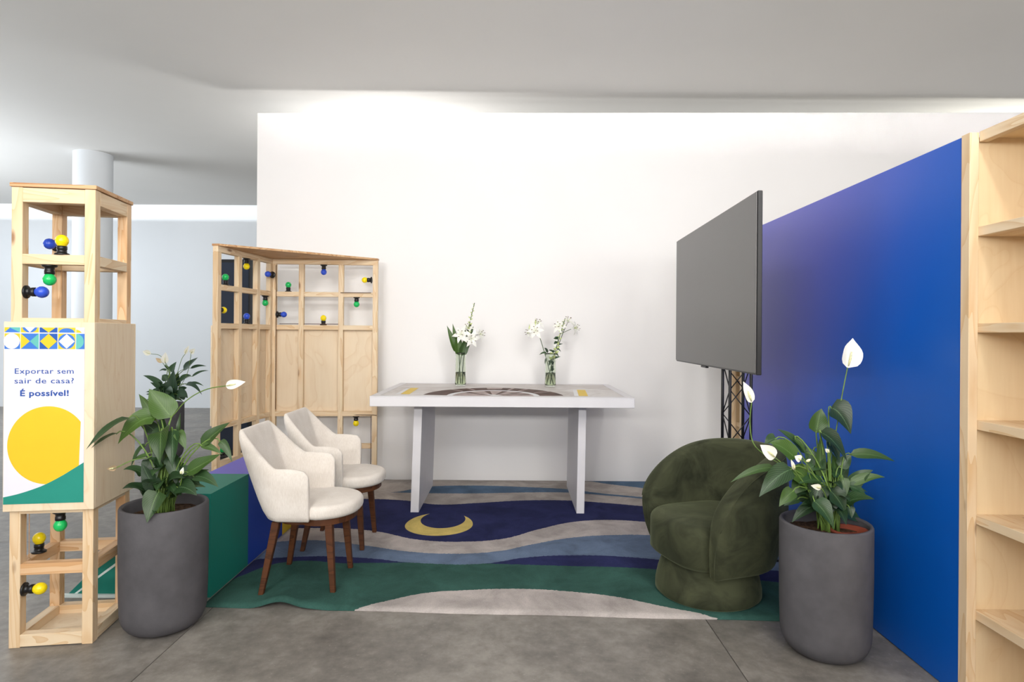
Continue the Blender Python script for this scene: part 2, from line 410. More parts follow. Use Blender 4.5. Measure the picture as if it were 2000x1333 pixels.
# ------------------------------------------------------------------ open shelf units on the right
SHZ = [1.85, 1.476, 1.10, .734, .365, .06]
def shelf_unit(label, y0, y1, x0, x1):
    t = empty('shelf_unit', label, 'shelf', ((x0+x1)/2, (y0+y1)/2, 0), 0)
    ox, oy = (x0+x1)/2, (y0+y1)/2
    def B(name, lo, hi, mat, axis='z'):
        lo = Vector(lo)-Vector((ox, oy, 0)); hi = Vector(hi)-Vector((ox, oy, 0)); c = (lo+hi)/2; s = hi-lo
        if axis == 'z': beam(name, (c.x, c.y, lo.z), (c.x, c.y, hi.z), s.x, s.y, mat, t, (0, 1, 0))
        else: beam(name, (c.x, lo.y, c.z), (c.x, hi.y, c.z), s.x, s.z, mat, t)
    for yy in (y0, y1-.045):
        for xx in (x0, x1-.036): B('post', (xx, yy, 0), (xx+.036, yy+.045, 2.215), M['pine'])
    for yy in (y0+.012, y1-.033): box('end_panel', (x0+.038-ox, yy-oy, .0), (x1-.038-ox, yy+.018-oy, 2.2), M['ply_warm'], t)
    box('back_panel', (x1-ox, y0-oy, 0), (x1+.012-ox, y1-oy, 2.198), M['ply_warm'], t)
    for z in SHZ: B('shelf', (x0+.036, y0+.032, z-.036), (x1-.001, y1-.034, z), M['pine'], 'y')
    B('top_board', (x0+.0705, y0+.005, 2.198), (x1+.011, y1-.012, 2.214), M['ply_warm'], 'y')
    B('top_rail', (x0+.036, y0+.046, 2.178), (x0+.07, y1-.0455, 2.218), M['pine'], 'y')
shelf_unit('tall open pine shelf unit at the right edge, before the blue partition', 1.05, 2.40, 1.765, 2.16)
shelf_unit('narrow pine shelf unit mostly hidden behind the black truss stand', 4.67, 4.92, 1.765, 1.93)

# ------------------------------------------------------------------ coloured bulbs
def bulb(colour, pos, direction, label):
    t = empty('light_bulb', label, 'light bulb', pos, 0, 'coloured bulbs in black holders')
    t.rotation_mode = 'QUATERNION'; t.rotation_quaternion = Vector(direction).to_track_quat('Z', 'Y')
    lathe('holder', [(0, 0), (.030, 0), (.030, .006), (.026, .009), (.020, .010), (.0185, .024), (.0205, .026), (.0205, .041), (.0165, .042), (0, .042)], M['black'], t, 20)
    lathe('globe', [(.014, .040), (.018, .044)]+[(.0265*math.sin(a), .066-.0275*math.cos(a)) for a in [PI*(.28+.072*i) for i in range(10)]]+[(0, .0935)], M['b_'+colour], t, 20)
    return t

# ------------------------------------------------------------------ pine tower with poster, left
TA = math.radians(8.2); TP = Vector((-2.24, 2.722, 0)); TW = .345; S = .045
tower = empty('display_tower', 'tall square pine frame tower with boxed middle carrying the poster', 'tower', TP, TA)
TM = Matrix.Translation(TP) @ Matrix.Rotation(TA, 4, 'Z')
h = S/2
for x in (h, TW-h):
    for y in (h, TW-h): beam('post', (x, y, 0), (x, y, 2.066), S, S, M['pine' if y < .1 else 'pine_warm'], tower, (0, 1, 0))
def ring(z0, z1, m='pine'):
    zc = (z0+z1)/2; hh = z1-z0
    for y in (h, TW-h): beam('rail', (S, y, zc), (TW-S, y, zc), S, hh, M[m], tower)
    for x in (h, TW-h): beam('rail', (x, S, zc), (x, TW-S, zc), S, hh, M[m], tower)
ring(.004, .058); ring(.325, .375, 'pine_warm'); ring(.60, .63); ring(1.45, 1.48); ring(1.722, 1.767); ring(2.0, 2.064)
box('base_board', (S, S, .004), (TW-S, TW-S, .018), M['ply'], tower)
box('top_board', (-.006, -.006, 2.067), (TW+.006, TW+.006, 2.085), M['ply_edge'], tower)
BZ0, BZ1 = .618, 1.462
box('side_panel', (TW+.001, -.012, BZ0), (TW+.013, TW+.012, BZ1), M['ply'], tower)
box('side_panel', (-.013, -.012, BZ0), (-.001, TW+.012, BZ1), M['ply'], tower)
box('front_panel', (-.013, -.025, BZ0), (TW+.013, -.013, BZ1), M['ply'], tower)
box('back_panel', (-.013, TW+.013, BZ0), (TW+.013, TW+.025, BZ1), M['ply'], tower)
tube('cord', [(.058, .04, z) for z in (.62, .5, .39)]+[(.052, .06, .38)], .0015, M['ply_edge'], tower, 5)
# poster: its own flat sheet with printed shapes and lettering
poster = empty('poster', 'white poster with yellow disc, teal wave and Portuguese lettering on tower', 'poster', TM @ Vector((-.009, -.0262, .652)), TA)
PW, PH = .326, .786
def pz(zx, zy, k=0):   # poster sheet coordinates (measured on the sheet, top left 66,70; bottom right 576,1252)
    return Vector(((zx-62)/516*PW, -.0006-.00025*k, (1252-zy)/1182*PH))
box('sheet', (0, -.0005, 0), (PW, 0.0005, PH), plain('poster_paper', lin(226, 224, 236), .5, .3, var=.005), poster, 0)
PC = {'y': plain('print_yellow', lin(226, 190, 40), .5, .3, var=.01), 'b': plain('print_blue', lin(58, 116, 200), .5, .3, var=.01), 'd': plain('print_deep_blue', lin(30, 84, 168), .5, .3, var=.01),
      't': plain('print_teal', lin(96, 180, 172), .5, .3, var=.01), 'g': plain('print_green', lin(38, 140, 124), .5, .3, var=.01), 'w': plain('print_white', lin(228, 226, 238), .5, .3, var=.005), 'n': plain('print_navy', lin(44, 82, 158), .5, .3, var=.01)}
def shape(c, pts, k=1): poly('printed_shape', [pz(x, y, k) for x, y in pts], PC[c], poster)
def rect(c, x0, y0, x1, y1, k=1): shape(c, [(x0, y0), (x1, y0), (x1, y1), (x0, y1)], k)
def disc(cx, cy, rx, ry=None, a0=0, a1=2*PI, n=40): return [(cx+rx*math.cos(a0+(a1-a0)*i/n), cy+(ry or rx)*math.sin(a0+(a1-a0)*i/n)) for i in range(n+(0 if a1-a0 > 6.2 else 1))]
rect('b', 64, 71, 163, 105); shape('y', [(64, 71), (100, 72), (64, 105)], 2); shape('t', [(92, 71), (163, 71), (163, 105)], 2)
rect('y', 64, 112, 163, 216); rect('b', 64, 164, 163, 216, 2); shape('w', disc(110, 164, 51), 3)
rect('y', 167, 71, 282, 105); shape('b', [(175, 71), (274, 71), (262, 92), (244, 103), (225, 105), (205, 103), (187, 92)], 2); shape('w', [(192, 71), (258, 71), (225, 104)], 3)
rect('b', 167, 112, 282, 216); shape('y', [(167, 112), (225, 164), (167, 216)], 2); shape('t', [(282, 112), (225, 164), (282, 216)], 2)
rect('d', 287, 71, 402, 105); shape('y', [(300, 71), (390, 71), (345, 105)], 2)
rect('d', 287, 112, 402, 216); shape('b', [(287, 112), (345, 112), (287, 164)], 2); shape('b', [(402, 216), (345, 216), (402, 164)], 2); shape('y', [(345, 113), (399, 164), (345, 215), (290, 164)], 3)
rect('y', 406, 71, 519, 105); shape('b', disc(462, 105, 50, 30, PI, 2*PI), 2)
rect('y', 406, 112, 519, 216); shape('b', disc(462, 164, 54, 51), 2); shape('w', [(462, 115), (514, 164), (462, 213), (411, 164)], 3)
rect('w', 523, 71, 578, 105); shape('y', [(523, 82), (545, 90), (562, 105), (523, 105)], 2)
rect('b', 523, 112, 578, 216); shape('t', disc(523, 164, 50, 51, -PI/2, PI/2), 2)
shape('y', [q for q in disc(346, 862, 261, 262, math.radians(40), math.radians(324), 60)], 1)
shape('g', [(62, 1252), (62, 1204)]+[(100, 1197), (150, 1186), (200, 1172), (250, 1156), (300, 1138), (350, 1116), (400, 1090), (450, 1062), (500, 1031), (540, 1006), (578, 982), (578, 1252)], 2)
def lettering(txt, cx, base, width, cap, bold):
    cu = bpy.data.curves.new('lettering', 'FONT'); cu.body = txt; cu.align_x = 'LEFT'; cu.size = 1; cu.offset = bold; cu.resolution_u = 3; cu.space_character = 1.06
    o = bpy.data.objects.new('tmp', cu); COL.objects.link(o)
    me = bpy.data.meshes.new_from_object(o.evaluated_get(bpy.context.evaluated_depsgraph_get()))
    bpy.data.objects.remove(o); bpy.data.curves.remove(cu)
    xs = [v.co.x for v in me.vertices]; x0, x1 = min(xs), max(xs); sx = width/516*PW/(x1-x0)
    sy = cap/1182*PH/.72
    c = pz(cx, base, 5)
    for v in me.vertices:
        v.co = Vector((c.x+(v.co.x-(x0+x1)/2)*sx, c.y, c.z+v.co.y*sy))
    me.name = 'lettering'; me.materials.clear()
    link('lettering', me, PC['n'], poster)
lettering('Exportar sem', 320, 381, 378, 37, .004)
lettering('sair de casa?', 320, 446, 381, 37, .004)
lettering('É possível!', 322, 530, 312, 39, .026)
# bulbs of the tower (local positions on the tower)
def tb(c, loc, d, label):
    q = TM @ Vector(loc); dv = TM.to_3x3() @ Vector(d); bulb(c, q, dv, label)
tb('blue', (h+.004, TW-S, 1.845), (0, -1, 0), 'blue bulb behind the yellow one near the top of the poster tower')
tb('yellow', (.195, h, 1.767), (0, 0, 1), 'yellow bulb upright on the upper rail of the poster tower')
tb('green', (.138, .034, 1.722), (0, 0, -1), 'green bulb hanging under the upper rail of the poster tower')
tb('blue', (S, h+.004, 1.598), (1, 0, 0), 'blue bulb pointing right from the tower post, below hanging green bulb')
tb('green', (.190, .034, .60), (0, 0, -1), 'green bulb hanging right under the poster box of the tower')
tb('yellow', (.034, .155, .375), (0, 0, 1), 'yellow bulb upright on the low side rail inside the tower')
tb('yellow', (S, h+.006, .252), (1, 0, 0), 'yellow bulb pointing right from the tower post near the floor')

# ------------------------------------------------------------------ corner lattice of pine with plywood back
A = Vector((-2.322, 4.79, 0)); Bc = Vector((-2.212, 5.60, 0)); Cc = Vector((-1.27, 5.66, 0))
corner = empty('corner_screen', 'pine lattice corner screen with plywood panels behind the white chairs', 'screen', (0, 0, 0))
T2 = 2.10
def wing(P, Q, ts, inward, side):
    d = (Q-P).normalized(); n = Vector((d.y, -d.x, 0))*inward      # towards the booth
    L = (Q-P).length
    yaw = (0, 0, 1)
    pts = [P+d*(L*t) for t in ts]
    for q in pts: beam('post', (q.x, q.y, .03 if side == 'back' and q.x > -1.7 else 0), (q.x, q.y, T2-.046), S, S, M['pine'], corner, d)
    for z, hh in ((T2-.023, .046), (1.800-.022, .044), (1.495-.022, .044), (.70-.022, .044), (.40-.022, .044), (.03, .05)):
        for a, b in zip(pts, pts[1:]):
            if side == 'back' and z < .5 and z > .3 and a is not pts[-2]: continue
            if z > 2 or (side == 'back' and z < .1): continue
            beam('rail', a+d*(S/2)+Vector((0, 0, z)), b-d*(S/2)+Vector((0, 0, z)), S, hh, M['pine'], corner)
    beam('top_rail', P-d*(S/2)+Vector((0, 0, T2-.023)), Q+d*(S/2)+Vector((0, 0, T2-.023)), S, .046, M['pine'], corner)
    a = P-d*(S/2)-n*(S/2+.008); b = Q+d*(S/2)-n*(S/2+.008)
    beam('back_panel', a+Vector((0, 0, 1.08)), b+Vector((0, 0, 1.08)), .012, .79, M['ply'], corner)
wing(A, Bc, (0, .35, .69, .955), 1, 'left')
wing(Bc+Vector((.024, .0, 0)), Cc, (0, .27, .66, 1), 1, 'back')
poly('top_board', [A+Vector((-.03, -.024, T2)), Bc+Vector((-.03, .03, T2)), Cc+Vector((.024, .03, T2)), Cc+Vector((.024, -.03, T2)), A+Vector((.026, -.03, T2))], M['ply_edge'], corner, .016)
for pts in ([(-1.245, 5.628, .665), (-1.275, 5.628, .668), (-1.50, 5.628, .668)], [(-1.298, 5.634, .66), (-1.298, 5.634, .05)], [(-2.16, 5.57, 2.04), (-2.16, 5.575, 1.5), (-2.16, 5.575, .72)],
            [(-2.14, 5.606, 1.504), (-1.95, 5.606, 1.505), (-1.60, 5.606, 1.504)], [(-1.58, 5.606, 1.795), (-1.40, 5.606, 1.795), (-1.30, 5.606, 1.795)]):
    tube('cord', pts, .003, M['walnut'], corner, 5)
def fb(c, px, py, d, direction, label):     # flange centre
    bulb(c, at(px, py, d), direction, label)
wd = (Bc-A).normalized(); wn = Vector((wd.y, -wd.x, 0))
def lw(px):      # depth on the left wing's line
    k = (px-1000)/F
    t = (A.x-k*A.y)/(k*(Bc.y-A.y)-(Bc.x-A.x)); return A.y+(Bc.y-A.y)*t
def onrail(px, z, wing_):   # world point on a wing at image column px and height z
    d = lw(px) if wing_ == 'left' else 5.63
    q = at(px, 600, d); return Vector((q.x, d, z))
bulb('green', onrail(440, 1.800, 'left'), (0, 0, 1), 'green bulb upright in the top left opening of the corner screen')
bulb('yellow', onrail(481, 2.052, 'left'), (0, 0, -1), 'yellow bulb hanging from the top rail of the screen, left wing')
bulb('blue', (-2.165, 5.50, 1.945), (-.25, -.97, 0), 'blue bulb pointing left from the inner corner post, upper row')
bulb('green', onrail(563, 1.800, 'back'), (0, 0, 1), 'green bulb upright on the upper rail right of the screen corner')
bulb('blue', onrail(632, 2.052, 'back'), (0, 0, -1), 'blue bulb hanging from the top rail of the screen, back wing')
bulb('yellow', onrail(726, 1.915, 'back'), (-1, 0, 0), 'yellow bulb pointing left from the right end post of the screen')
bulb('green', onrail(518, 1.756, 'left'), (0, 0, -1), 'green bulb hanging under the upper rail left of the screen corner')
bulb('yellow', onrail(426, 1.60, 'left')+wd*.004, wd, 'yellow bulb pointing inward from the near post of the screen')
bulb('blue', onrail(482, 1.495, 'left'), (0, 0, 1), 'blue bulb upright on the second rail, left wing of the screen')
bulb('blue', onrail(543, 1.59, 'back')+Vector((0.003, -.03, 0)), (1, -.12, 0), 'blue bulb pointing right from the corner post, second row')
bulb('yellow', onrail(632, 1.495, 'back'), (0, 0, 1), 'yellow bulb upright on the second rail, back wing of the screen')
bulb('green', onrail(696.5, 1.756, 'back'), (0, 0, -1), 'green bulb hanging under the upper rail at the screen right end')
bulb('yellow', onrail(697, .656, 'back'), (0, 0, -1), 'yellow bulb hanging under the plywood panel beside the table')
bulb('green', onrail(437, .40, 'left')+Vector((0, 0, .02)), (0, 0, 1), 'green bulb low in the left wing of the screen, above the block')

# dark totem in the hall behind the screen
t = empty('display_totem', 'tall dark display totem in the hall behind the lattice screen', 'display', (-3.08, 6.85, 0))
box('body', (-.165, -.08, 0), (.165, .1, 2.235), M['black'], t)
box('screen', (-.15, -.086, .12), (.15, -.079, 2.2), plain('dark_glass', lin(34, 42, 58), .15, .5), t)
box('foot', (-.2, -.13, 0), (.2, .15, .02), M['black'], t)

# ------------------------------------------------------------------ printed low block on the left of the rug
blk = empty('low_block', 'low teal, violet and blue printed block between left planter and chairs', 'block', (-1.72, 3.9, 0))
TEAL = plain('teal_print', lin(28, 124, 110), .5, .35, var=.01); VIO = plain('violet_print', lin(108, 104, 196), .5, .35, var=.01)
BLU = plain('blue_block_print', lin(30, 72, 176), .5, .35, var=.01); YEL = plain('yellow_block_print', lin(222, 188, 50), .5, .35, var=.01)
X0, X1, BZ = -1.865, -1.605, .556
def bl(name, y0, y1, mt, ms):
    box(name, (X0+1.72, y0-3.9, 0), (X1-.003+1.72, y1-3.9, BZ-.003), ms, blk, .001)
    box(name.replace('side', 'top'), (X0+1.72, y0-3.9, BZ-.003), (X1+1.72, y1-3.9, BZ), mt, blk, 0)
    box(name.replace('section', 'face'), (X1-.003+1.72, y0-3.9, 0), (X1+1.72, y1-3.9, BZ-.003), ms, blk, 0)
bl('side_section', 3.26, 3.725, TEAL, TEAL)
bl('side_section', 3.7255, 4.28, VIO, BLU)
bl('side_section', 4.2805, 4.46, VIO, YEL)
WL = plain('white_stripe', lin(214, 228, 226), .5, .3, var=.01)
poly('wedge', [Vector((-.66, -.638, .0)), Vector((-.147, -.638, 0)), Vector((-.147, -.638, .5)), Vector((-.40, -.638, .262))], TEAL, blk, .4, (0, 1, 0))
poly('stripe', [Vector((-.62, -.6385, .012)), Vector((-.605, -.6385, .012)), Vector((-.30, -.6385, .235)), Vector((-.30, -.6385, .252))], WL, blk, -.002, (0, 1, 0))
box('base_strip', (-.70, -.655, 0), (-.147, -.639, .018), WL, blk, .001)

# ------------------------------------------------------------------ rug
RUG = .014
bm = bmesh.new()
rx0, rx1 = -1.59, 1.72; NX, NY = 132, 60
def fy(x): return 3.14+(x+1.573)*(-.108/2.92)
grid = []
def rz(x, y):
    z = RUG
    e = fy(x)
    # ripple that the left front corner of the rug has thrown up
    q = math.exp(-((x+1.19)/.10)**2)*math.exp(-max(0, y-e)/.22)*.045
    q += math.exp(-((x+1.36)/.14)**2)*math.exp(-((y-3.62)/.16)**2)*.012+math.exp(-((x+1.02-(y-e)*.25)/.09)**2)*math.exp(-max(0, y-e)/.35)*.012
    return z+q
for j in range(NY+1):
    row = []
    for i in range(NX+1):
        x = rx0+(rx1-rx0)*i/NX; e = fy(x)+.012*math.sin(x*7)*.3; tt = j/NY
        e += .03*math.exp(-((x+1.19)/.10)**2)
        y = e+(5.895-e)*tt
        row.append(bm.verts.new((x, y, rz(x, y)-(.006 if j in (0, NY) or i in (0, NX) else 0))))
    grid.append(row)
for j in range(NY):
    for i in range(NX): bm.faces.new((grid[j][i], grid[j][i+1], grid[j+1][i+1], grid[j+1][i]))
border = [e for e in bm.edges if e.is_boundary]
r = bmesh.ops.extrude_edge_only(bm, edges=border)
for v in r['geom']:
    if isinstance(v, bmesh.types.BMVert):
        lift = max(0, v.co.z-.013); v.co.z = .001+lift*.75
tag(finish(bm, 'rug', M['rug'], smooth=True), 'large wavy patterned rug in green, navy and cream with a yellow moon', 'rug')

# ------------------------------------------------------------------ white table
tab = empty('table', 'long white counter table with slab legs and printed top against the wall', 'table', (-.072, 5.17, RUG))
def TB(name, lo, hi, mat, bev=.003): return box(name, Vector(lo)-Vector((-.072, 5.17, RUG)), Vector(hi)-Vector((-.072, 5.17, RUG)), mat, tab, bev)
tx0, tx1, ty0, ty1, tz0, tz1 = -1.056, .916, 4.53, 5.79, .878, .955
TB('tabletop', (tx0, ty0, tz0), (tx1, ty1, tz1-.006), M['white'])
for lo, hi in (((tx0, ty0, tz1-.006), (tx1, ty0+.075, tz1)), ((tx0, ty1-.03, tz1-.006), (tx1, ty1, tz1)), ((tx0, ty0+.075, tz1-.006), (tx0+.06, ty1-.03, tz1)), ((tx1-.06, ty0+.075, tz1-.006), (tx1, ty1-.03, tz1))):
    TB('edge_band', lo, hi, M['white'], .001)
def print_mat():
    m, nt, b = mat_base('printed_sheet', lin(206, 200, 196), .5, .25)
    v = coords(nt, (1, 1, 1), False); f = noise(nt, v, 2.5, 5, .6, 1.5)
    nt.links.new(ramp(nt, f, [(.35, lin(188, 180, 176)), (.6, lin(214, 210, 208))]), b.inputs['Base Color']); return m
TB('printed_sheet', (tx0+.061, ty0+.076, tz1-.006), (tx1-.061, ty1-.031, tz1-.002), print_mat(), 0)
TO = Vector((-.072, 5.17, RUG))
BROWN = plain('print_brown', lin(92, 72, 66), .65, .15, var=.25, scale=14); PWHITE = plain('print_pale', lin(226, 226, 228), .65, .15, var=.02); PGREY = plain('print_grey', lin(172, 156, 152), .65, .15, var=.15, scale=16)
def arc(name, r0, r1, a0, a1, mat, k, n=26, cx=-.14, cy=4.63, ex=.54, ey=.70):
    pts = [Vector((cx+r1*ex*math.cos(a0+(a1-a0)*i/n), cy+r1*ey*math.sin(a0+(a1-a0)*i/n), tz1-.0015+.0003*k))-TO for i in range(n+1)]
    if r0: pts += [Vector((cx+r0*ex*math.cos(a1+(a0-a1)*i/n), cy+r0*ey*math.sin(a1+(a0-a1)*i/n), tz1-.0015+.0003*k))-TO for i in range(n+1)]
    poly(name, pts, mat, tab)
arc('printed_ring', .66, 1.0, .06, PI-.06, BROWN, 0)
arc('printed_ring', .80, 1.01, 1.45, 1.72, PGREY, 1, 6)
for q in (.55, 1.0, 1.25, 2.0, 2.3): arc('printed_ring', .70, 1.01, q, q+.05, PGREY, 1, 4)
arc('printed_ring', .58, .655, 0.0, PI, PWHITE, 1)
arc('printed_ring', 0, .57, 0.0, PI, PGREY, 0)
for q in (.3, .7, 1.2, 1.7, 2.3): arc('printed_ring', .05, .56, q, q+.16, BROWN, 1, 5)
poly('printed_figure', [Vector(q)-TO for q in ((-.22, 4.75, tz1-.0003), (-.14, 4.63, tz1-.0003), (-.06, 4.64, tz1-.0003), (-.12, 4.70, tz1-.0003))], PWHITE, tab)
poly('printed_bar', [Vector((x, y, tz1-.001))-TO for x, y in ((-.86, 4.71), (-.79, 4.71), (-.80, 5.26), (-.87, 5.26))], YEL, tab)
poly('printed_bar', [Vector((x, y, tz1-.001))-TO for x, y in ((.515, 4.66), (.585, 4.66), (.625, 5.18), (.555, 5.18))], YEL, tab)
poly('printed_bar', [Vector((x, y, tz1-.001))-TO for x, y in ((-.90, 4.71), (-.862, 4.71), (-.872, 5.2), (-.90, 5.2))], PWHITE, tab)
poly('printed_bar', [Vector((x, y, tz1-.001))-TO for x, y in ((.48, 4.66), (.513, 4.66), (.553, 5.18), (.52, 5.18))], PWHITE, tab)
def slab_leg(xt, xb, w):
    pts = [(xb, RUG), (xb+w, RUG), (xt+w, tz0), (xt, tz0)]
    poly('leg', [Vector((x, 4.80, z))-TO for x, z in pts], M['white'], tab, .86, (0, 1, 0))
slab_leg(-.766, -.79, .064); slab_leg(.53, .518, .06)

# ------------------------------------------------------------------ leaves and flowers
def leaf_obj(name, Bp, Tp, w, mat, parent, bend=.03, face=(0, -.75, .65), fold=.18, wid=.55, nu=4, nv=9, ctrl=None):
    Bp = Vector(Bp); Tp = Vector(Tp); L = (Tp-Bp).length
    C = ctrl if ctrl is not None else (Bp+Tp)/2+Vector((0, 0, bend))
    bm = bmesh.new(); uvl = bm.loops.layers.uv.new('UVMap')
    face = Vector(face).normalized(); rows = []
    for j in range(nv+1):
        t = j/nv
        p = Bp*(1-t)**2+C*2*t*(1-t)+Tp*t*t
        tg = ((C-Bp)*2*(1-t)+(Tp-C)*2*t).normalized()
        sd = tg.cross(face)
        if sd.length < .15: sd = tg.cross(Vector((.6, -.6, .5)))
        sd.normalize(); nrm = sd.cross(tg).normalized()
        a = t**wid; f = math.sin(PI*a)**.85 if 0 < t < 1 else 0.0
        if t > .75: f *= 1-.25*(t-.75)/.25
        row = []
        for i in range(nu+1):
            u = i/nu*2-1
            wob = .05*w*math.sin(9*t+u*2)
            row.append((p+sd*(u*f*w/2)+nrm*(abs(u)**1.3*fold*f*w+wob*abs(u)*f), (i/nu, t)))
        rows.append(row)
    vs = []
    for j, row in enumerate(rows):
        if j in (0, nv): v = bm.verts.new(row[nu//2][0]); vs.append([v]*(nu+1))
        else: vs.append([bm.verts.new(q) for q, _ in row])
    for j in range(nv):
        for i in range(nu):
            q = [(vs[j][i], rows[j][i][1]), (vs[j][i+1], rows[j][i+1][1]), (vs[j+1][i+1], rows[j+1][i+1][1]), (vs[j+1][i], rows[j+1][i][1])]
            seen = []; uvs = []
            for v, uv in q:
                if v not in seen: seen.append(v); uvs.append(uv)
            f = bm.faces.new(seen)
            for lp, uv in zip(f.loops, uvs): lp[uvl].uv = uv
    return finish(bm, name, mat, parent, smooth=True, recalc=False)
def planter(parent, r, hgt):
    prof = [(0, 0), (r-.075, 0)]+[(r-.005-.075+.075*math.sin(a), .10-.10*math.cos(a)) for a in [PI/2*k/7 for k in range(1, 8)]]+[(r-.002, .2), (r, .35), (r, hgt-.008), (r-.004, hgt), (r-.014, hgt), (r-.018, hgt-.01), (r-.02, hgt-.10)]
    lathe('planter', prof, M['planter'], parent, 56)
    bm = bmesh.new()
    lathe_bm(bm, [(r-.018, hgt-.055), (r*.7, hgt-.045), (r*.35, hgt-.038), (0, hgt-.035)], 28)
    for v in bm.verts: v.co.z += random.uniform(-.006, .006)
    finish(bm, 'soil', M['soil'], parent, smooth=True)
def plant(name, label, centre, r, hgt, conv, leaves, flowers, mats, root, stalk_r=.0035, pot=None, fill=26, fillh=.27):
    t = empty(name, label, 'potted plant', centre, 0, None)
    planter(t, r, hgt)
    if pot: lathe('inner_pot', [(0, hgt-.12), (.062, hgt-.12), (.074, hgt-.034), (.079, hgt-.032), (.079, hgt-.016), (.072, hgt-.018), (.068, hgt-.04), (0, hgt-.042)], M['terracotta'], t, 28, Matrix.Translation(pot))
    C = Vector(centre)
    def loc(zx, zy, dy): px, py = conv(zx, zy); return at(px, py, centre[1]+dy)-C
    for (bx, by, tx, ty, w, d0, d1, bend, mk) in leaves:
        Bp = loc(bx, by, d0); Tp = loc(tx, ty, d1)
        ww = w*conv.k*(centre[1]/F)
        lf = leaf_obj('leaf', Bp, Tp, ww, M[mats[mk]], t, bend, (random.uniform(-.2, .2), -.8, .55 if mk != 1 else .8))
        a = random.uniform(0, 2*PI); rr = random.uniform(.01, .05)
        S0 = Vector((root[0]+rr*math.cos(a), root[1]+rr*math.sin(a), hgt-.05))
        d = Bp-S0; tg = (Tp-Bp).normalized()
        K = S0+Vector((d.x*.12, d.y*.12, max(d.z*.75, .06)))
        K2 = Bp-(tg*.35+Vector((0, 0, -.35)))*min(.12, d.length*.35) if d.z > .02 else Bp+Vector((-d.x*.25, -d.y*.25, .05))
        tube('stalk', bez3(S0, K, K2, Bp+tg*.01, 9), [stalk_r*1.25]*4+[stalk_r]*3+[stalk_r*.8]*3, M['stem'], lf, 5)
    for k in range(fill):
        a = random.uniform(0, 2*PI); e = random.uniform(.04, .16)*(r/.192); zz = random.uniform(.02, fillh*.7)
        Bp = Vector((root[0]+.5*e*math.cos(a), root[1]+.5*e*math.sin(a), hgt+zz))
        a += random.uniform(-.5, .5); ln = random.uniform(.09, .17); el = random.uniform(-.5, .9)
        Tp = Bp+Vector((math.cos(a)*math.cos(el), math.sin(a)*math.cos(el), math.sin(el)))*ln
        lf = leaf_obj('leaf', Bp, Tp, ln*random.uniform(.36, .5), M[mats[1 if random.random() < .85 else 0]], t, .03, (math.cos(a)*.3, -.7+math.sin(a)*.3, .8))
        S0 = Vector((root[0]+.03*math.cos(a), root[1]+.03*math.sin(a), hgt-.05))
        tube('stalk', bez(S0, S0.lerp(Bp, .5)+Vector((0, 0, .03)), Bp, 6), stalk_r, M['stem'], lf, 5)
    for (bx, by, tx, ty, w, d0, d1, path, dry) in flowers:
        Bp = loc(bx, by, d0); Tp = loc(tx, ty, d1); ww = w*conv.k*(centre[1]/F)
        fl = leaf_obj('flower', Bp, Tp, ww, M['spathe_dry' if dry else 'spathe'], t, .0, (.1, -1, .1), .22, .7)
        tg = (Tp-Bp); L = tg.length
        tube('spadix', [Bp+tg*.08+Vector((0, -.006, 0)), Bp+tg*.3+Vector((0, -.011, 0)), Bp+tg*.55+Vector((0, -.012, 0))], [.003, .0045, .002], M['spadix'], fl, 6)
        S0 = Vector((root[0]+random.uniform(-.03, .03), root[1]+random.uniform(-.03, .03), hgt-.05))
        pts = [S0]+[loc(px, py, dd) for px, py, dd in path]+[Bp+tg*.02]
        sm = []
        for i in range(len(pts)-1):
            p0 = pts[max(i-1, 0)]; p1 = pts[i]; p2 = pts[i+1]; p3 = pts[min(i+2, len(pts)-1)]
            for k in range(5):
                s = k/5
                sm.append(.5*((2*p1)+(p2-p0)*s+(2*p0-5*p1+4*p2-p3)*s*s+(3*p1-p0-3*p2+p3)*s**3))
        sm.append(pts[-1])
        tube('stalk', sm, stalk_r*.75, M['stem'], fl, 5)
    return t
class Conv:
    def __init__(s, x0, y0, k): s.x0, s.y0, s.k = x0, y0, 1/k
    def __call__(s, zx, zy): return s.x0+zx*s.k, s.y0+zy*s.k
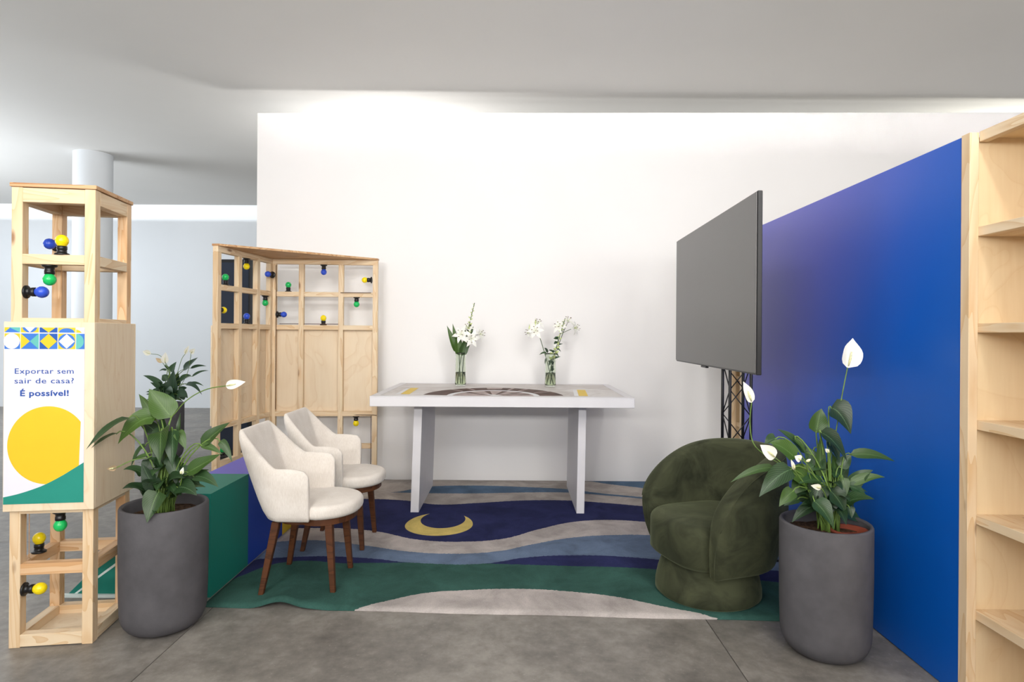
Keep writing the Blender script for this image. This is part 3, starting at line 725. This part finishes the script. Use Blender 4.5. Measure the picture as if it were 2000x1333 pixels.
L1 = [ # base x,y, tip x,y (fine photo grid), width, depth at base, at tip, bend, material
 (780, 350, 580, 92, 225, .0, .02, .0, 0), (640, 352, 300, 590, 200, -.02, -.10, .075, 0), (410, 350, 12, 640, 95, -.08, -.27, .045, 1), (300, 490, 58, 628, 55, -.10, -.25, .02, 0),
 (552, 600, 412, 812, 60, -.03, -.05, .05, 1), (572, 685, 425, 742, 42, -.04, -.05, .01, 0), (640, 380, 488, 138, 90, .04, .08, .012, 0), (650, 490, 480, 385, 110, .03, .04, .02, 1),
 (690, 470, 675, 775, 205, -.02, -.10, .075, 0), (790, 460, 790, 800, 150, -.03, -.07, .04, 1), (838, 492, 862, 308, 40, .02, .04, 0, 0), (828, 480, 912, 645, 95, -.03, -.05, .03, 0),
 (1045, 605, 1306, 394, 125, -.02, .0, .01, 0), (1045, 600, 1240, 682, 62, -.03, -.05, .02, 0), (1215, 560, 1328, 752, 78, -.02, -.04, .035, 0), (915, 850, 1222, 678, 140, -.08, -.08, .0, 0),
 (975, 880, 1205, 978, 115, -.07, -.11, .035, 1), (672, 1015, 560, 1298, 185, -.15, -.21, .035, 0), (650, 1000, 512, 752, 140, -.06, -.08, -.02, 1), (590, 720, 560, 940, 120, .0, -.04, .03, 1),
 (870, 910, 1042, 962, 130, -.02, -.03, .03, 1), (830, 980, 1010, 1050, 160, -.08, -.12, .03, 1), (770, 900, 740, 630, 150, .02, .03, .0, 1), (690, 490, 705, 335, 100, .05, .06, 0, 1),
 (640, 520, 600, 660, 110, .02, .0, .03, 1), (800, 900, 860, 700, 90, .03, .04, 0, 0), (600, 950, 680, 800, 90, .03, .04, 0, 1), (720, 640, 830, 520, 110, .03, .04, 0, 1), (700, 610, 645, 900, 125, -.02, -.07, .04, 1), (765, 690, 835, 980, 125, -.02, -.06, .04, 1), (650, 760, 590, 1010, 115, -.01, -.05, .04, 1), (715, 500, 598, 565, 135, .03, .0, .03, 1), (815, 800, 935, 965, 125, -.01, -.04, .04, 1), (750, 985, 870, 1050, 135, -.05, -.09, .03, 1), (600, 1000, 520, 1060, 100, -.05, -.07, .02, 1)]
F1 = [(1268, 66, 1448, 28, 82, -.05, -.06, [(740, 480, .0), (840, 280, -.01), (960, 165, -.03), (1110, 92, -.04)], 0),
      (290, 800, 198, 812, 48, -.12, -.17, [(640, 740, -.03), (560, 715, -.06), (430, 735, -.1)], 1), (872, 862, 888, 795, 34, -.10, -.10, [(860, 960, -.08)], 0)]
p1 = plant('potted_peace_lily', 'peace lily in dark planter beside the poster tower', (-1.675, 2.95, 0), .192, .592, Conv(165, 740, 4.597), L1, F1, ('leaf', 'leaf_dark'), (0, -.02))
L2 = [
 (615, 655, 650, 503, 110, .0, .0, .015, 0), (705, 500, 832, 662, 165, .0, -.05, .055, 1), (640, 650, 808, 830, 120, -.03, -.08, .045, 1), (825, 790, 1106, 832, 68, .0, -.02, .03, 0),
 (822, 972, 1044, 930, 62, -.02, -.05, .03, 0), (818, 985, 925, 1042, 72, -.03, -.05, .015, 1), (790, 1062, 915, 1040, 42, -.04, -.05, .01, 1), (555, 785, 375, 632, 62, .03, .05, .03, 1),
 (490, 815, 325, 715, 120, -.01, .0, .03, 0), (360, 868, 84, 962, 52, -.04, -.06, .035, 0), (465, 880, 262, 1052, 128, -.07, -.12, .04, 1), (478, 1012, 386, 1112, 82, -.10, -.13, .015, 0),
 (565, 935, 425, 890, 150, -.03, -.03, .0, 0), (600, 1075, 727, 1248, 118, -.14, -.20, .03, 1), (700, 1010, 800, 1150, 130, -.08, -.10, .02, 1), (610, 1060, 720, 1000, 160, -.04, -.02, .0, 1),
 (640, 935, 645, 660, 66, .0, .0, 0, 0), (750, 945, 715, 775, 75, .02, .02, 0, 0), (600, 870, 668, 795, 110, .01, .0, .01, 1), (370, 690, 296, 722, 78, .03, .02, .01, 1),
 (480, 688, 553, 785, 44, .02, .0, .02, 0), (780, 930, 800, 1062, 66, -.04, -.06, .02, 0), (820, 1110, 838, 1185, 52, -.08, -.1, .01, 1), (510, 1062, 415, 1108, 62, -.02, -.03, .01, 1),
 (760, 870, 835, 785, 78, .0, .0, 0, 1), (700, 1130, 760, 1060, 110, .0, .0, 0, 1), (560, 1050, 520, 930, 90, .02, .03, 0, 0), (690, 960, 690, 820, 90, .03, .04, 0, 1), (740, 1140, 690, 1040, 120, .05, .06, 0, 1), (640, 980, 600, 1130, 125, -.04, -.07, .03, 1), (730, 1000, 705, 1165, 135, -.05, -.08, .03, 1), (660, 850, 555, 900, 115, .02, .0, .03, 1), (700, 890, 795, 965, 115, .02, .0, .03, 1), (545, 960, 468, 1045, 110, -.03, -.05, .03, 0), (760, 1050, 850, 1120, 105, .0, -.02, .03, 1), (650, 1130, 556, 1100, 120, -.02, -.03, .02, 1), (690, 700, 760, 840, 90, .01, -.02, .03, 1), (600, 760, 560, 880, 80, .03, .02, .03, 1)]
F2 = [(810, 252, 843, 66, 140, .0, .01, [(700, 900, .0), (740, 640, .0), (775, 430, .0)], 0), (362, 808, 268, 728, 84, -.06, -.07, [(560, 1000, -.02), (470, 900, -.04)], 0),
      (217, 468, 164, 335, 66, .10, .09, [(560, 930, .03), (400, 850, .07), (240, 740, .10), (206, 600, .11)], 0), (522, 822, 482, 798, 48, -.03, -.03, [(580, 960, .0)], 0), (480, 885, 460, 818, 24, -.08, -.08, [(560, 1000, -.06)], 0),
      (648, 995, 582, 980, 36, -.12, -.13, [(680, 1060, -.1)], 0), (692, 775, 672, 752, 26, -.05, -.05, [(700, 900, -.03)], 0), (552, 832, 584, 816, 18, -.06, -.06, [(590, 960, -.04)], 0)]
p2 = plant('potted_peace_lily', 'peace lily in dark planter beside the green armchair and blue partition', (1.425, 2.76, 0), .192, .585, Conv(1400, 640, 3.174), L2, F2, ('leaf', 'leaf_dark'), (.02, .0), pot=(.075, -.06, 0))
L3 = [(540, 310, 705, 165, 95, 0, 0, .0, 0), (620, 290, 802, 265, 38, 0, 0, .03, 0), (635, 385, 828, 315, 32, 0, 0, .04, 0), (500, 430, 632, 372, 62, 0, 0, .04, 0), (570, 475, 752, 592, 52, -.05, -.1, .10, 0),
 (600, 470, 772, 492, 34, 0, 0, .05, 0), (400, 330, 462, 213, 80, 0, 0, 0, 0), (425, 580, 432, 300, 150, -.03, -.03, 0, 0), (310, 490, 82, 370, 66, 0, 0, .04, 0), (300, 535, 162, 448, 52, 0, 0, .02, 0),
 (360, 430, 298, 368, 84, 0, 0, .02, 0), (352, 312, 262, 326, 28, 0, 0, .03, 0), (470, 590, 592, 625, 120, -.08, -.1, .05, 0), (500, 565, 582, 510, 92, 0, 0, .02, 0), (335, 560, 405, 420, 130, 0, 0, 0, 0),
 (385, 300, 318, 248, 32, 0, 0, .0, 0), (470, 500, 480, 330, 110, .03, .03, 0, 0), (380, 620, 330, 540, 120, -.05, -.07, .02, 0), (520, 640, 560, 540, 110, -.05, -.05, .0, 0), (440, 640, 380, 470, 110, 0, 0, 0, 0)]
F3 = [(176, 126, 78, 96, 62, 0, 0, [(400, 400, 0), (300, 165, 0)], 0), (335, 238, 340, 106, 82, 0, 0, [(400, 420, 0)], 0), (305, 222, 226, 172, 46, 0, 0, [(390, 400, 0)], 1),
      (558, 132, 604, 30, 42, 0, 0, [(460, 380, 0), (520, 190, 0)], 0), (624, 124, 672, 66, 62, 0, 0, [(560, 400, 0), (615, 200, 0)], 0)]
p3 = plant('potted_peace_lily', 'distant peace lily in dark planter in the hall behind the tower', (-3.90, 6.85, 0), .198, .625, Conv(265, 670, 5.794), L3, F3, ('leaf_far', 'leaf_far'), (0, 0), .004)

# ------------------------------------------------------------------ vases with cut flowers on the table
TZ = .954
def vase(label, x, y):
    t = empty('glass_vase', label, 'vase', (x, y, TZ), 0, 'glass vases on the table')
    prof = [(0, .0), (.046, .0), (.050, .004), (.0515, .03), (.050, .12), (.047, .2), (.046, .285), (.049, .30), (.046, .30), (.0435, .285), (.0445, .2), (.047, .12), (.048, .03), (.045, .012), (0, .012)]
    lathe('glass', prof, M['glass'], t, 32)
    lathe('water', [(0, .0135), (.044, .0135), (.0465, .03), (.0458, .125), (0, .125)], M['water'], t, 28)
    return t
va = at(899.5, 752, 5.52); vb = at(1075, 757, 5.50)
VA = Vector((va.x, 5.52, TZ)); VB = Vector((vb.x, 5.50, TZ))
vase('clear glass vase on the left half of the white table', VA.x, VA.y)
vase('clear glass vase on the right half of the white table', VB.x, VB.y)
def lily(parent, c, d, r=.07, closed=0.0):
    r *= 1.28
    d = Vector(d).normalized(); a = d.cross(Vector((0, 0, 1)))
    if a.length < .1: a = Vector((1, 0, 0))
    a.normalize(); b = d.cross(a)
    rot0 = random.uniform(0, 1)
    for k in range(6):
        an = rot0+k*PI/3; e = a*math.cos(an)+b*math.sin(an)
        op = (.9 if k % 2 else 1.0)*(1-closed)
        T = c+e*r*op+d*(r*.15+closed*r); C = c+e*r*.35*op+d*r*.55
        leaf_obj('petal', c, T, r*.42, M['petal'], parent, 0, d-e*.3, .08, .75, 2, 5, ctrl=C)
    for k in range(5):
        an = rot0+k*2*PI/5; e = a*math.cos(an)+b*math.sin(an)
        tip = c+e*r*.32+d*r*.75
        bm = bmesh.new(); tube_bm(bm, [tip-a*.006, tip+a*.006], [.0028, .0022], 5); finish(bm, 'anther', M['anther'], parent)
        tube('filament', [c+d*r*.2, c+e*r*.16+d*r*.5, tip], .0012, M['bud'], parent, 4)
def stem_thing(label, pts, r=.0035):
    t = empty('flower_stem', label, 'flower', pts[0], 0, 'cut flowers in the vases')
    o = pts[0]; sm = bez(Vector((0, 0, 0)), pts[1]-o, pts[2]-o, 10)
    tube('stem', sm, r, M['stem_dark'], t, 6)
    return t, o, sm
def spike(label, pts, n, lo, rad, leafy):
    t, o, sm = stem_thing(label, pts)
    for k in range(n):
        s = lo+(1-lo)*k/n; i = min(int(s*10), 9); p = sm[i].lerp(sm[i+1], s*10-i)
        an = k*2.4; q = rad*(1-.75*(k/n))
        e = Vector((math.cos(an), math.sin(an), .55)).normalized()
        bm = bmesh.new(); tube_bm(bm, [p, p+e*q*.5, p+e*q], [.002, q*.30, .0015], 6)
        finish(bm, 'bud', M['petal'] if k % 3 == 0 and k < n*.6 else M['bud'], t, smooth=True)
        if leafy and k % 2 == 0: leaf_obj('leaf', p, p+Vector((math.cos(an+1), math.sin(an+1)*.6, .2))*q*1.4, q*.45, M['leaf_far'], t, .0, nu=2, nv=5)
    return t, o, sm
def P5(px, py, dd=0, v=None): return at(px, py, (5.52 if v is None else v)+dd)
# left vase
spike('tall white budded spike leaning right in the left vase', [VA+Vector((.012, 0, .02)), P5(904, 680), P5(927, 592)], 26, .50, .05, False)
t, o, sm = stem_thing('white lily stem with open blooms in the left vase', [VA+Vector((-.02, -.01, .02)), P5(897, 700), P5(911, 660, -.03)])
for px, py, dd, d, r in ((903, 655, -.05, (-.3, -1, .25), .075), (919, 661, -.06, (.35, -1, -.1), .075), (934, 654, -.02, (.9, -.5, .25), .06), (913, 645, .0, (.1, -.5, .9), .055)):
    q = P5(px, py, dd)-o; tube('stem', [sm[-1], q], .0025, M['stem_dark'], t, 5); lily(t, q, d, r)
t, o, sm = stem_thing('broad green leaves on a stem in the left vase', [VA+Vector((.0, .015, .02)), P5(897, 710, .01), P5(897, 690, .01)])
for bx, by, tx, ty, w, dd in ((893, 690, 873, 636, .045, 0), (895, 690, 884, 632, .04, .02), (897, 695, 893, 648, .06, -.02), (902, 695, 914, 655, .06, -.02), (905, 690, 925, 637, .045, .02), (905, 650, 922, 632, .04, .03)):
    leaf_obj('leaf', P5(bx, by, dd)-o, P5(tx, ty, dd)-o, w*1.35, M['leaf'], t, 0, (.3, -1, .2))
# right vase
sp = lambda px, py, dd=0: P5(px, py, dd, 5.50)
t, o, sm = stem_thing('white lily stem leaning left in the right vase', [VB+Vector((.02, 0, .02)), sp(1072, 715), sp(1054, 658)])
for px, py, dd, d, r in ((1047, 648, -.02, (-.2, -1, .3), .07), (1038, 650, .0, (-.9, -.5, .1), .055), (1050, 637, .02, (.1, -.5, .9), .06)):
    q = sp(px, py, dd)-o; tube('stem', [sm[-1], q], .0025, M['stem_dark'], t, 5); lily(t, q, d, r)
for px, py in ((1046, 627), (1034, 638)):
    q = sp(px, py)-o; bm = bmesh.new(); tube_bm(bm, [sm[-1], q-Vector((0, 0, .04)), q-Vector((0, 0, .015)), q+Vector((0, 0, .02))], [.002, .003, .008, .001], 6); finish(bm, 'bud', M['bud'], t, smooth=True)
for bx, by, tx, ty, w in ((1068, 690, 1053, 694, .022), (1070, 690, 1063, 680, .025), (1068, 700, 1064, 712, .02), (1072, 715, 1080, 700, .02), (1071, 705, 1076, 715, .02)):
    leaf_obj('leaf', sp(bx, by)-o, sp(tx, ty)-o, w, M['leaf_dark'], t, .02, nu=2, nv=6)
t, o, sm = spike('green leafy spike leaning right in the right vase', [VB+Vector((-.03, -.01, .015)), sp(1078, 705), sp(1104, 622)], 24, .42, .055, True)
for bx, by, tx, ty, w in ((1083, 690, 1092, 698, .02), (1085, 680, 1096, 688, .02), (1082, 690, 1072, 684, .022), (1090, 665, 1081, 662, .035), (1089, 670, 1082, 673, .035), (1080, 705, 1078, 715, .03), (1080, 715, 1076, 726, .03), (1077, 725, 1083, 722, .03), (1076, 730, 1066, 733, .02), (1077, 730, 1085, 733, .02)):
    leaf_obj('leaf', sp(bx, by)-o, sp(tx, ty)-o, w, M['leaf_dark'], t, .015, nu=2, nv=6)
t, o, sm = stem_thing('white lily blooms behind the green spike in the right vase', [VB+Vector((.0, .02, .02)), sp(1080, 700, .03), sp(1100, 650, .05)])
for px, py, dd, d, r in ((1094, 640, .04, (-.5, -.8, .4), .065), (1118, 642, .03, (.9, -.5, .2), .065), (1108, 632, .07, (.2, -.3, 1), .06)):
    q = sp(px, py, dd)-o; tube('stem', [sm[-1], q], .0025, M['stem_dark'], t, 5); lily(t, q, d, r)

# ------------------------------------------------------------------ television on a truss stand
def TVmat():
    m, nt, b = mat_base('matt_screen', lin(82, 80, 79), .32, .8); return m
tr, bl_ = at(1479, 371, 3.07), at(1321, 706, 4.73)
tvx0, tvx1 = at(1477, 552, 3.07).x, at(1321, 589, 4.73).x
tvc = Vector(((tvx0+tvx1)/2, 3.9, 1.69)); ang = math.atan2(tvx0-tvx1, 1.66)
tv = empty('television', 'large dark flat television turned off, mounted on the black truss', 'television', tvc, ang)
box('housing', (.004, -.832, -.466), (.03, .832, .466), M['black'], tv, .003)
box('screen', (-.002, -.826, -.456), (.004, .826, .460), TVmat(), tv, .001)
box('back_cover', (.03, -.55, -.40), (.06, .55, .12), M['black'], tv, .01)
box('sensor', (.004, .05, -.478), (.024, .16, -.466), M['black'], tv, .002)
tx, ty, ts = 1.475, 3.995, .136
st = empty('truss_stand', 'black lattice truss stand behind the armchair holding the television', 'stand', (tx, ty, RUG))
hh = ts/2; TT = 2.0
cs = [(-hh, -hh), (hh, -hh), (hh, hh), (-hh, hh)]
for x, y in cs: tube('chord', [(x, y, .01), (x, y, TT)], .0095, M['black_metal'], st, 10)
step = .17
bmm = {}
for k in range(4):
    (xa, ya), (xb, yb) = cs[k], cs[(k+1) % 4]
    nst = int((TT-.05)/step)
    for j in range(nst):
        z0 = .04+j*step
        a, b = ((xa, ya, z0), (xb, yb, z0+step)) if (j+k) % 2 == 0 else ((xb, yb, z0), (xa, ya, z0+step))
        tube('brace', [a, b], .0038, M['black_metal'], st, 5)
box('base_plate', (-.2, -.2, 0), (.2, .2, .012), M['black_metal'], st)
box('mount', (-hh-.080, -.2, 1.52), (-hh+.0, .2, 1.86), M['black_metal'], st)

# ------------------------------------------------------------------ green armchair
ac = empty('armchair', 'dark olive velvet tub armchair on round plinth in front of television', 'armchair', (1.09, 3.37, RUG), PI+math.radians(18))
def armshell():
    bm = bmesh.new(); loops = []; pipe = []; NS = 64
    zb, H, R, tk = .172, .80, .372, .105
    xf, xc = .202, -.05; rc = R-tk/2; La = xf-xc; tot = 2*La+PI*rc
    for i in range(NS+1):
        q = i/NS; q = .5-.5*math.copysign(abs(math.cos(q*PI))**.75, math.cos(q*PI)); d = q*tot
        if d < La: x, y, nx, ny = xf-d, -rc, 0, -1
        elif d > tot-La: x, y, nx, ny = xf-(tot-d), rc, 0, 1
        else:
            an = (d-La)/rc; nx, ny = -math.sin(an), -math.cos(an); x, y = xc+rc*nx, rc*ny
        sfwd = max(0, min(1, (xf-x)/.60))
        hz = zb+.24+(H-zb-.24)*(1-(1-sfwd)**2.2)**.55
        endf = min(1, min(d, tot-d)/.05); tkk = tk*(.5+.5*math.sqrt(max(0, 1-(1-endf)**2)))
        lp = []; n = 20; mid = (zb+hz)/2; hf = (hz-zb)/2; rq = min(tkk*.42, hf)
        for k in range(n):
            a = 2*PI*k/n; c, sn = math.cos(a), math.sin(a)
            off = tkk/2*math.copysign(abs(c)**.7, c); z = mid+(math.copysign(max(0, hf-rq), sn) if abs(sn) > .05 else 0)+rq*math.copysign(abs(sn)**.7, sn)
            f = max(0, min(1, (z-zb)/(H-zb)))
            g = .016*math.sin(PI*f)-.07*max(0, 1-f*2.4)**2-.03*max(0, f-.55)
            off += g*(1 if c > -.2 else .5)
            lp.append(Vector((x+nx*off-(.05*max(0, 1-d/.06 if d < La else 1-(tot-d)/.06)*(max(0, 1-(z-zb)/.07)**2 if d < .06 or tot-d < .06 else 0)), y+ny*off*.98, z)))
        loops.append(lp)
        if 2 < i < NS-2:
            v = lp[2].lerp(lp[1], .4); pipe.append(v+Vector((nx, ny, 0))*.001)
    loft_bm(bm, loops); return bm, pipe
bm, pipe = armshell()
subsurf(finish(bm, 'shell', M['velvet'], ac, smooth=True), 1)
tube('piping', pipe, .0032, M['velvet'], ac, 6)
def seat_block(name, outline, zb, zt, rad, mat, parent, crown=.0, under=.0, n=64):
    bm = bmesh.new(); loops = []; prof = []
    for k in range(7): a = PI/2*k/6; prof.append((-rad*(1-math.sin(a))*1.0-under*(1-k/6), zb+rad*(1-math.cos(a))))
    for k in range(7): a = PI/2*k/6; prof.append((-rad*(1-math.cos(a)), zt-rad*(1-math.sin(a))))
    pts = [outline(2*PI*k/n) for k in range(n)]; c = Vector((sum(p[0] for p in pts)/n, sum(p[1] for p in pts)/n))
    def lp(off, z):
        o = []
        for p in pts:
            q = Vector((p[0], p[1]))-c; L = q.length; q = q*((L+off)/L)+c; o.append(Vector((q.x, q.y, z)))
        return o
    loops.append(lp(-.7*min((Vector((p[0], p[1]))-c).length for p in pts), zb))
    for off, z in prof: loops.append(lp(off, z))
    mn = min((Vector((p[0], p[1]))-c).length for p in pts)
    for s in (.25, .5, .75): loops.append(lp(-rad-(mn-rad)*s*.9, zt+crown*math.sin(s*PI/2)))
    loft_bm(bm, loops)
    return finish(bm, name, mat, parent, smooth=True)
seat_block('seat_cushion', lambda a: (-.03+(.295+.02*math.cos(a)**2)*math.copysign(abs(math.cos(a))**.62, math.cos(a)), .276*math.copysign(abs(math.sin(a))**.62, math.sin(a))), .178, .425, .05, M['velvet'], ac, .012, .06)
lathe('plinth', [(0, 0), (.268, 0), (.281, .012), (.280, .05), (.268, .11), (.250, .165), (.244, .2), (0, .2)], M['velvet'], ac, 48)
tube('seam', [(-.30, .105, .43), (-.305, .108, .6), (-.318, .112, .74)], .003, M['velvet'], ac, 5)

# ------------------------------------------------------------------ cream chairs
def chair(loc, label):
    t = empty('dining_chair', label, 'chair', loc, 0, 'cream armchairs with stained wooden legs')
    # path along the shell, front of right arm -> back -> front of left arm
    def plan(s, wy, xb, xf, rc):
        # s in 0..1 ; straight arm, rounded corner, straight back
        a = xf-(xb+rc); c = rc*PI/2; b = 2*(wy-rc); tot = 2*a+2*c+b; d = s*tot
        if d < a: return (xf-d, -wy)
        d -= a
        if d < c: an = d/rc; return (xb+rc-rc*math.sin(an), -wy+rc-rc*math.cos(an))
        d -= c
        if d < b: return (xb, -wy+rc+d)
        d -= b
        if d < c: an = d/rc; return (xb+rc-rc*math.cos(an), wy-rc+rc*math.sin(an))
        d -= c; return (xb+rc+d, wy)
    bm = bmesh.new(); loops = []; NS = 84
    for i in range(NS+1):
        s = i/NS; m = abs(s-.5)*2                    # 0 at mid back, 1 at arm front
        sm = lambda e0, e1, x: (lambda q: q*q*(3-2*q))(min(1, max(0, (x-e0)/(e1-e0))))
        back = 1-sm(.415, .60, m)
        ht = .672+.20*back-.012*sm(.75, 1, m)
        endc = sm(.93, 1.0, m)
        b = plan(s, .245, -.165, .085, .085); tp = plan(s, .262, -.175, .085, .06)
        lean = .15*back
        tp = (tp[0]-lean, tp[1]*(1-.03*back))
        inn = plan(s, .205, -.125, .085, .075); ti = plan(s, .225, -.135, .085, .06); ti = (ti[0]-lean, ti[1]*(1-.03*back))
        zb = .392
        O0 = Vector((b[0], b[1], zb)); O1 = Vector((tp[0], tp[1], ht)); I0 = Vector((inn[0], inn[1], zb)); I1 = Vector((ti[0], ti[1], ht))
        drop = endc*.03
        lp = []
        for f in (0, .25, .5, .75, .93): lp.append(O0.lerp(O1, f)-Vector((0, 0, drop*f)))
        top = (O1+I1)/2
        for f in (.25, .5, .75): lp.append(O1.lerp(I1, f)+Vector((0, 0, .012*math.sin(PI*f)-drop)))
        for f in (.93, .75, .5, .25, 0): lp.append(I0.lerp(I1, f)-Vector((0, 0, drop*f)))
        # belly of the outer face
        for k, f in ((1, .25), (2, .5), (3, .75)):
            n = (O0-I0).normalized(); lp[k] += n*.008
        if endc > 0:
            cen = sum(lp, Vector())/len(lp)
            for k in range(len(lp)): lp[k] = lp[k]+((O0+I0)/2+((O1+I1)/2-(O0+I0)/2)*((lp[k].z-zb)/(ht-zb))-lp[k])*(.35*endc)*Vector((1, 1, 0)).length/1.414
            for k in range(len(lp)): lp[k].x = lp[k].x
        loops.append(lp)
    loft_bm(bm, loops)
    subsurf(finish(bm, 'shell', M['linen'], t, smooth=True), 1)
    def dshape(grow=0, back=-.15, front=.305, hw=.245):
        def f(a):
            c, s = math.cos(a), math.sin(a)
            if c >= 0: x = .03+(front-.03+grow)*abs(c)**.95; y = (hw+grow)*math.copysign(abs(s)**.85, s)
            else: x = .03-(.03-back+grow)*abs(c)**.6; y = (hw-.035+grow)*math.copysign(abs(s)**.6, s)
            if c < 0: y = math.copysign(max(abs(y), 0), s); 
            else:
                y = math.copysign(abs(y)*(1-.035/hw*(1-min(1, x/.12)) if x < .12 else abs(y)/abs(y) if y else 0), s) if False else y*(1-(.035/hw)*max(0, 1-max(0, (x-.03))/.09))
            return (x, y)
        return f
    seat_block('seat_cushion', dshape(), .402, .478, .03, M['linen'], t, .012)
    bm = bmesh.new(); f = dshape(-.03)
    o1 = [f(2*PI*k/48) for k in range(48)]
    loft_bm(bm, [[Vector((x, y, .368)) for x, y in o1], [Vector((x, y, .404)) for x, y in o1]])
    finish(bm, 'apron', M['walnut'], t)
    for (xt, yt, xf, yf) in ((-.115, -.165, -.182, -.205), (-.115, .165, -.182, .205), (.165, -.155, .197, -.178), (.165, .155, .197, .178)):
        bm = bmesh.new(); a, b = .021, .0135
        loft_bm(bm, [[Vector((xf+i*b, yf+j*b, 0)) for i, j in ((-1, -1), (1, -1), (1, 1), (-1, 1))], [Vector((xt+i*a, yt+j*a, .385)) for i, j in ((-1, -1), (1, -1), (1, 1), (-1, 1))]])
        bmesh.ops.bevel(bm, geom=[e for e in bm.edges], offset=.003, segments=1, affect='EDGES')
        finish(bm, 'leg', M['walnut'], t)
    return t
chair((-1.155, 3.475, RUG), 'cream upholstered chair with wooden legs, nearer of the two, before the block')
chair((-1.16, 4.135, RUG), 'cream upholstered chair with wooden legs, farther one beside the lattice screen')
